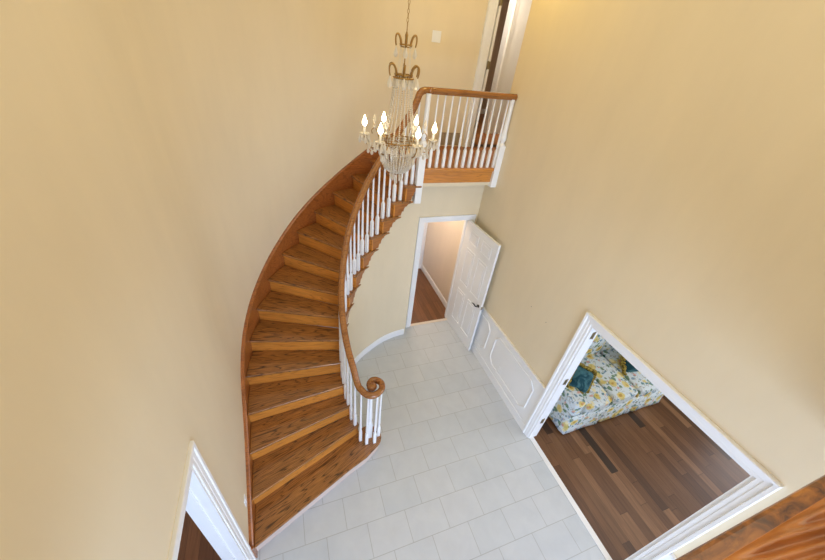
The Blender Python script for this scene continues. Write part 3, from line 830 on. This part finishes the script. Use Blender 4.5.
# bowl of bead strands
for j in range(36):
    a = 2*PI*j/36; P = []
    for i in range(11):
        t = i/10; r = .155*math.cos(t*PI/2*.80)+.0; P.append((r*math.cos(a), r*math.sin(a), ZM-.02-.23*math.sin(t*PI/2)))
    mb = MB(); beads(mb, P, .0082, .018); cb(mb, 'bead_strand', M['crystal'])
mb = MB(); ring(mb, ZM-.25, .048, .004, 20); mb.lathe([(.0,ZM-.25),(.012,ZM-.255),(.018,ZM-.27),(.008,ZM-.285),(.0,ZM-.30)], 12); cb(mb, 'bottom_ring', M['gold'])
for j in range(10):
    a = 2*PI*j/10; drop(ch, (.047*math.cos(a), .047*math.sin(a), ZM-.25), .075, .010)
drop(ch, (0,0,ZM-.295), .07, .013)
for j in range(18):
    a = 2*PI*j/18+.1; drop(ch, (.163*math.cos(a), .163*math.sin(a), ZM-.02), .06, .013)
for j in range(12):
    a = 2*PI*j/12; drop(ch, (.11*math.cos(a), .11*math.sin(a), ZM-.155), .07, .012)
# arms: scroll of brass, bobeche, candle, bulb, swags
AR = .278
def arm(a):
    ca, sa = math.cos(a), math.sin(a); P2 = [(.15,ZM-.01),(.18,ZM-.05),(.215,ZM-.075),(.25,ZM-.06),(.272,ZM-.02),(AR,ZM+.015)]
    mb = MB(); mb.tube([tuple(q) for q in catmull([(r*ca, r*sa, z) for r, z in P2], 4)], .005, 7)
    P3 = [(.16,ZM),(.175,ZM+.05),(.20,ZM+.075),(.222,ZM+.055),(.215,ZM+.03)]
    mb.tube([tuple(q) for q in catmull([(r*ca, r*sa, z) for r, z in P3], 4)], .0035, 6)
    A = mb.build('arm', M['gold'], ch)
    c = (AR*ca, AR*sa)
    mb = MB(); mb.lathe([(.006,ZM+.012),(.034,ZM+.022),(.040,ZM+.030),(.036,ZM+.030),(.012,ZM+.022)], 16, Matrix.Translation((c[0],c[1],0))); mb.build('bobeche', M['crystal'], A)
    mb = MB(); mb.lathe([(.0095,ZM+.022),(.0095,ZM+.080),(.004,ZM+.082)], 12, Matrix.Translation((c[0],c[1],0))); mb.build('candle_sleeve', M['candle'], A)
    mb = MB(); mb.lathe([(.005,ZM+.08),(.014,ZM+.088),(.020,ZM+.102),(.019,ZM+.116),(.010,ZM+.138),(.0015,ZM+.162)], 12, Matrix.Translation((c[0],c[1],0))); mb.build('bulb', M['flame'], A)['label'] = 'glowing flame-shaped bulb'
    for j in range(8):
        b = 2*PI*j/8; drop(A, (c[0]+.038*math.cos(b), c[1]+.038*math.sin(b), ZM+.026), .05 if j % 2 else .072, .010 if j % 2 else .013)
    for (rr_, zz_, of_) in ((.185,ZM-.055,0),(.215,ZM-.078,0),(.245,ZM-.066,0),(.20,ZM-.01,.14),(.20,ZM-.01,-.14),(.235,ZM-.02,.11),(.235,ZM-.02,-.11)): drop(A, (rr_*math.cos(a+of_), rr_*math.sin(a+of_), zz_), .06, .014)
    # bead swags from the arm cup back to the main ring
    for (s, dz) in ((-1, .07), (1, .07)):
        e = a+s*.5; p0 = Vector((c[0], c[1], ZM+.02)); p1 = Vector((.16*math.cos(e), .16*math.sin(e), ZM)); P = []
        for i in range(9):
            t = i/8; q = p0.lerp(p1, t); q.z -= dz*4*t*(1-t); P.append(q)
        mb = MB(); beads(mb, P, .0048, .0115); mb.build('bead_swag', M['crystal'], A)
    # small crystal spire between cup and ring
    mb = MB(); 
    mb.ball((.20*ca,.20*sa,ZM+.115), .010, 8, 5); drop_mesh(mb, (.20*ca,.20*sa,ZM+.175), .06, .016); mb.ball((.20*ca,.20*sa,ZM+.08), .013, 8, 5)
    mb.build('crystal_spire', M['crystal'], A)
for j in range(6): arm(PI/3*j + R_(-18))
# swags between neighbouring arms
for j in range(6):
    a0 = PI/3*j-R_(18); a1 = a0+PI/3; p0 = Vector((AR*math.cos(a0), AR*math.sin(a0), ZM+.018)); p1 = Vector((AR*math.cos(a1), AR*math.sin(a1), ZM+.018)); P = []
    for i in range(13):
        t = i/12; q = p0.lerp(p1, t); q.z -= .085*4*t*(1-t); P.append(q)
    mb = MB(); beads(mb, P, .0052, .0125); cb(mb, 'bead_swag', M['crystal'])

# ------------------------------------------------------------------ sofa and cushions in the living room
so = empty('floral_sofa', (4.03, 1.95, 0)); tag(so, 'white and blue loveseat with yellow flowers standing on the dark plank floor', 'sofa')
SX0, SX1, SY0, SY1 = 3.09, 4.95, 1.475, 2.50
def soft(name, x0, x1, y0, y1, z0, z1, parent, bev=.05, mat=None, crown=0.0, nx=6, ny=6):
    """upholstered block: gridded top with crown and rounded edges"""
    mb = MB(); o = None
    bm_ = bmesh.new(); bmesh.ops.create_cube(bm_, size=1)
    for v in bm_.verts: v.co = Vector(((x0+x1)/2 + v.co.x*(x1-x0), (y0+y1)/2+v.co.y*(y1-y0), (z0+z1)/2+v.co.z*(z1-z0)))
    bmesh.ops.subdivide_edges(bm_, edges=bm_.edges[:], cuts=5, use_grid_fill=True)
    for v in bm_.verts:
        u = (v.co.x-x0)/(x1-x0); w = (v.co.y-y0)/(y1-y0); h = (v.co.z-z0)/(z1-z0)
        v.co.z += crown*(16*u*(1-u)*w*(1-w))*(h*2-1)
        # draw corners in
        e = min(u,1-u,.25)/.25; f = min(w,1-w,.25)/.25; g = min(h,1-h,.25)/.25
        if e < 1 and f < 1: v.co.x += (bev*.35 if u < .5 else -bev*.35)*(1-e)*(1-f); v.co.y += (bev*.35 if w < .5 else -bev*.35)*(1-e)*(1-f)
    me = bpy.data.meshes.new(name); bm_.to_mesh(me); bm_.free(); me.materials.append(mat or M['floral'])
    for p in me.polygons: p.use_smooth = True
    o = bpy.data.objects.new(name, me); COL.objects.link(o); o.parent = parent; o.location = [-c for c in parent.location]
    b = o.modifiers.new('bevel','BEVEL'); b.width = bev; b.segments = 4; b.limit_method = 'ANGLE'; b.angle_limit = R_(50)
    return o
soft('base', SX0+.02, SX1-.02, SY0+.02, SY1, .19, .36, so, .03)
# skirt: gently waved cloth, with a corner pleat
mb = MB(); vs = []; fs = []
per = []
def edge(p, q, n):
    for k in range(n): t = k/n; per.append((p[0]+(q[0]-p[0])*t, p[1]+(q[1]-p[1])*t, t))
edge((SX0,SY1),(SX0,SY0),24); edge((SX0,SY0),(SX1,SY0),60); edge((SX1,SY0),(SX1,SY1),24)
cxm, cym = (SX0+SX1)/2, (SY0+SY1)/2
for lev, (z, out) in enumerate(((.372,-.004),(.2,.006),(.1,.016),(.012,.028))):
    for k, (x, y, t) in enumerate(per):
        pleat = (math.exp(-((t-1/3)/.012)**2)+math.exp(-((t-2/3)/.012)**2))*.03
        wv = .003*math.sin(k*.5)*lev/3
        dx, dy = (-1,0) if k < 24 else ((0,-1) if k < 84 else (1,0))
        o_ = out+wv-pleat*lev/3
        vs.append((x+dx*o_, y+dy*o_, z + (0.018*abs(math.sin(t*3*PI)) if lev == 3 else 0)+(.012 if lev==3 else 0)))
N = len(per)
for l in range(3):
    for k in range(N-1): fs.append((l*N+k, l*N+k+1, (l+1)*N+k+1, (l+1)*N+k))
mb.add(vs, fs, True); o = mb.build('skirt', M['floral'], so); o.location = [-c for c in so.location]
sm = o.modifiers.new('sol','SOLIDIFY'); sm.thickness = .006
soft('armrest', SX0, SX0+.21, SY0+.02, SY1-.1, .3, .60, so, .06)
soft('armrest', SX1-.21, SX1, SY0+.02, SY1-.1, .3, .60, so, .06)
w3 = (SX1-SX0-.42)/3
for k in range(3):
    x0 = SX0+.21+w3*k
    soft('seat_cushion', x0+.012, x0+w3-.012, SY0-.005, SY1-.26, .345, .49, so, .05, crown=.035)
for k in range(3):
    x0 = SX0+.15+ (SX1-SX0-.30)/3*k
    o = soft('back_cushion', x0+.004, x0+(SX1-SX0-.30)/3-.004, 2.20, 2.40, .44, .92, so, .07, crown=.03)
soft('backrest', SX0+.06, SX1-.06, 2.36, SY1, .3, .84, so, .06)
def pillow(name, loc, rot, s, label, mat, fr):
    o = empty(name, loc); o.rotation_euler = rot; tag(o, label, 'cushion', 'throw pillows on the sofa')
    vs = []; fs = []; n = 10; mb = MB()
    for sd in (1, -1):
        base = len(vs)
        for i in range(n+1):
            for j in range(n+1):
                u, v = i/n*2-1, j/n*2-1; h = .085*((1-u**4)*(1-v**4))**.6; k = 1-.06*(1-abs(u))*abs(v)-.06*(1-abs(v))*abs(u)
                vs.append((u*s*k, v*s*k, sd*h))
        for i in range(n):
            for j in range(n):
                q = base+i*(n+1)+j; f = (q, q+1, q+n+2, q+n+1); fs.append(f if sd < 0 else f[::-1])
    mb.add(vs, fs, True); mb.build('pillow_cover', mat, o)
    mb = MB(); random.seed(11)
    for k in range(150):
        t = k/150*4; e = int(t); f = (t-e)*2-1
        x, y = [(f,-1),(1,f),(-f,1),(-1,-f)][e]; nx, ny = [(0,-1),(1,0),(0,1),(-1,0)][e]
        mb.ball((x*s+nx*.014+random.uniform(-.008,.008), y*s+ny*.014+random.uniform(-.008,.008), random.uniform(-.015,.015)), .020+random.uniform(0,.008), 6, 4)
    mb.build('fringe', fr, o)
    return o
pillow('throw_pillow', (3.39, 1.80, .655), (R_(52), R_(24), R_(-24)), .155, 'teal throw pillow with gold moss fringe in the sofa corner nearest the door jamb', M['teal'], M['moss'])
pillow('throw_pillow', (4.52, 1.88, .64), (R_(50), 0, R_(-12)), .20, 'teal throw pillow with gold fringe at the far end of the sofa', M['teal'], M['moss'])

# ------------------------------------------------------------------ windows behind the viewer
def window(name, y, x0, x1, z0, z1, nx, nz):
    o = empty(name, ((x0+x1)/2, y, z0)); o['kind'] = 'structure'
    mb = MB(); W2 = (x1-x0)/2; h = z1-z0
    mb.box((-W2,-.05,0),(-W2+.06,.05,h)); mb.box((W2-.06,-.05,0),(W2,.05,h)); mb.box((-W2,-.05,0),(W2,.05,.06)); mb.box((-W2,-.05,h-.06),(W2,.05,h))
    for k in range(1, nx): x = -W2+2*W2*k/nx; mb.box((x-.012,-.015,0),(x+.012,.015,h))
    for k in range(1, nz): z = h*k/nz; mb.box((-W2,-.015,z-.012),(W2,.015,z+.012))
    mb.build('window_frame', M['white'], o); return o
window('window_1', YF-.06, -.3, 2.25, 3.1, 5.0, 4, 3)
window('window_2', YF-.06, -.25, 2.2, .1, 2.35, 4, 3)

# ------------------------------------------------------------------ light
def area(name, loc, rot, sx, sy, power, col, spread=None):
    l = bpy.data.lights.new(name, 'AREA'); l.shape = 'RECTANGLE'; l.size = sx; l.size_y = sy; l.energy = power; l.color = col
    if spread: l.spread = spread
    o = bpy.data.objects.new(name, l); COL.objects.link(o); o.location = loc; o.rotation_euler = rot; return o
def point(name, loc, power, col, r=.1):
    l = bpy.data.lights.new(name, 'POINT'); l.energy = power; l.color = col; l.shadow_soft_size = r
    o = bpy.data.objects.new(name, l); COL.objects.link(o); o.location = loc; return o
DAY = (.66,.86,1.20); WARM = (1,.78,.38)
area('window_daylight_upper', (.97, YF+.02, 4.05), (R_(90),0,0), 2.5, 1.9, 42, (.97,.95,.78))
area('window_daylight_lower', (.97, YF+.02, 1.25), (R_(90),0,0), 2.4, 2.2, 175, DAY)
area('overhead_warm_fill', (.96, 1.2, ZC-.03), (0,0,0), 2.4, 3.2, 34, (1,.93,.68))  # added warm fill from above the foyer, no fixture here
area('living_window_light', (6.9, -.7, 1.3), (R_(90),0,R_(90)), 3.2, 1.9, 70, (.86,.95,1.05))
area('living_ceiling_light', (4.4, .3, 2.58), (0,0,0), 2.4, 2.4, 25, (1,.97,.93))
area('left_room_light', (-4.3, 0, 1.3), (R_(90),0,R_(-90)), 3.2, 1.8, 60, DAY)
point('hall_lamp', (1.95, 4.75, 2.45), 26, (1,.88,.76), .12)
point('upper_hall_lamp', (3.3, 4.25, ZC-.25), 5, WARM, .15)
point('landing_warm_fill', (2.0, 3.5, ZC-.3), 17, (1,.74,.22), .15)  # added fill to yellow the right wall near the landing, no fixture
point('upper_room_fill', (3.0, 5.25, ZC-.5), 26, (1,.88,.72), .15)  # added fill to brighten the closet wall beyond the upper door
w = bpy.data.worlds.new('sky'); bpy.context.scene.world = w; w.use_nodes = True
bg = w.node_tree.nodes['Background']; bg.inputs[0].default_value = (.75,.87,1,1); bg.inputs[1].default_value = .3

# ------------------------------------------------------------------ camera
f = 330.3
Rm = Matrix(((0.939367, -0.327070, 0.103025), (-0.112662, -0.578129, -0.808130), (0.323877, 0.747524, -0.579924)))
cam = bpy.data.cameras.new('camera'); cam.sensor_width = 36; cam.lens = 36*f/825; cam.clip_start = .01; cam.clip_end = 100
co = bpy.data.objects.new('camera', cam); COL.objects.link(co)
X, Yv, Zv = Vector(Rm[0]), -Vector(Rm[1]), -Vector(Rm[2])
m4 = Matrix((( X.x, Yv.x, Zv.x, 0), (X.y, Yv.y, Zv.y, 0), (X.z, Yv.z, Zv.z, 4.05), (0,0,0,1)))
co.matrix_world = m4
sc = bpy.context.scene; sc.camera = co
sc.view_settings.view_transform = 'Standard'; sc.view_settings.look = 'None'; sc.view_settings.gamma = 1; sc.view_settings.exposure = -0.04
sc.view_settings.use_curve_mapping = False
try: sc.cycles.use_denoising = True; sc.cycles.max_bounces = 8; sc.cycles.sample_clamp_indirect = 6
except Exception: pass
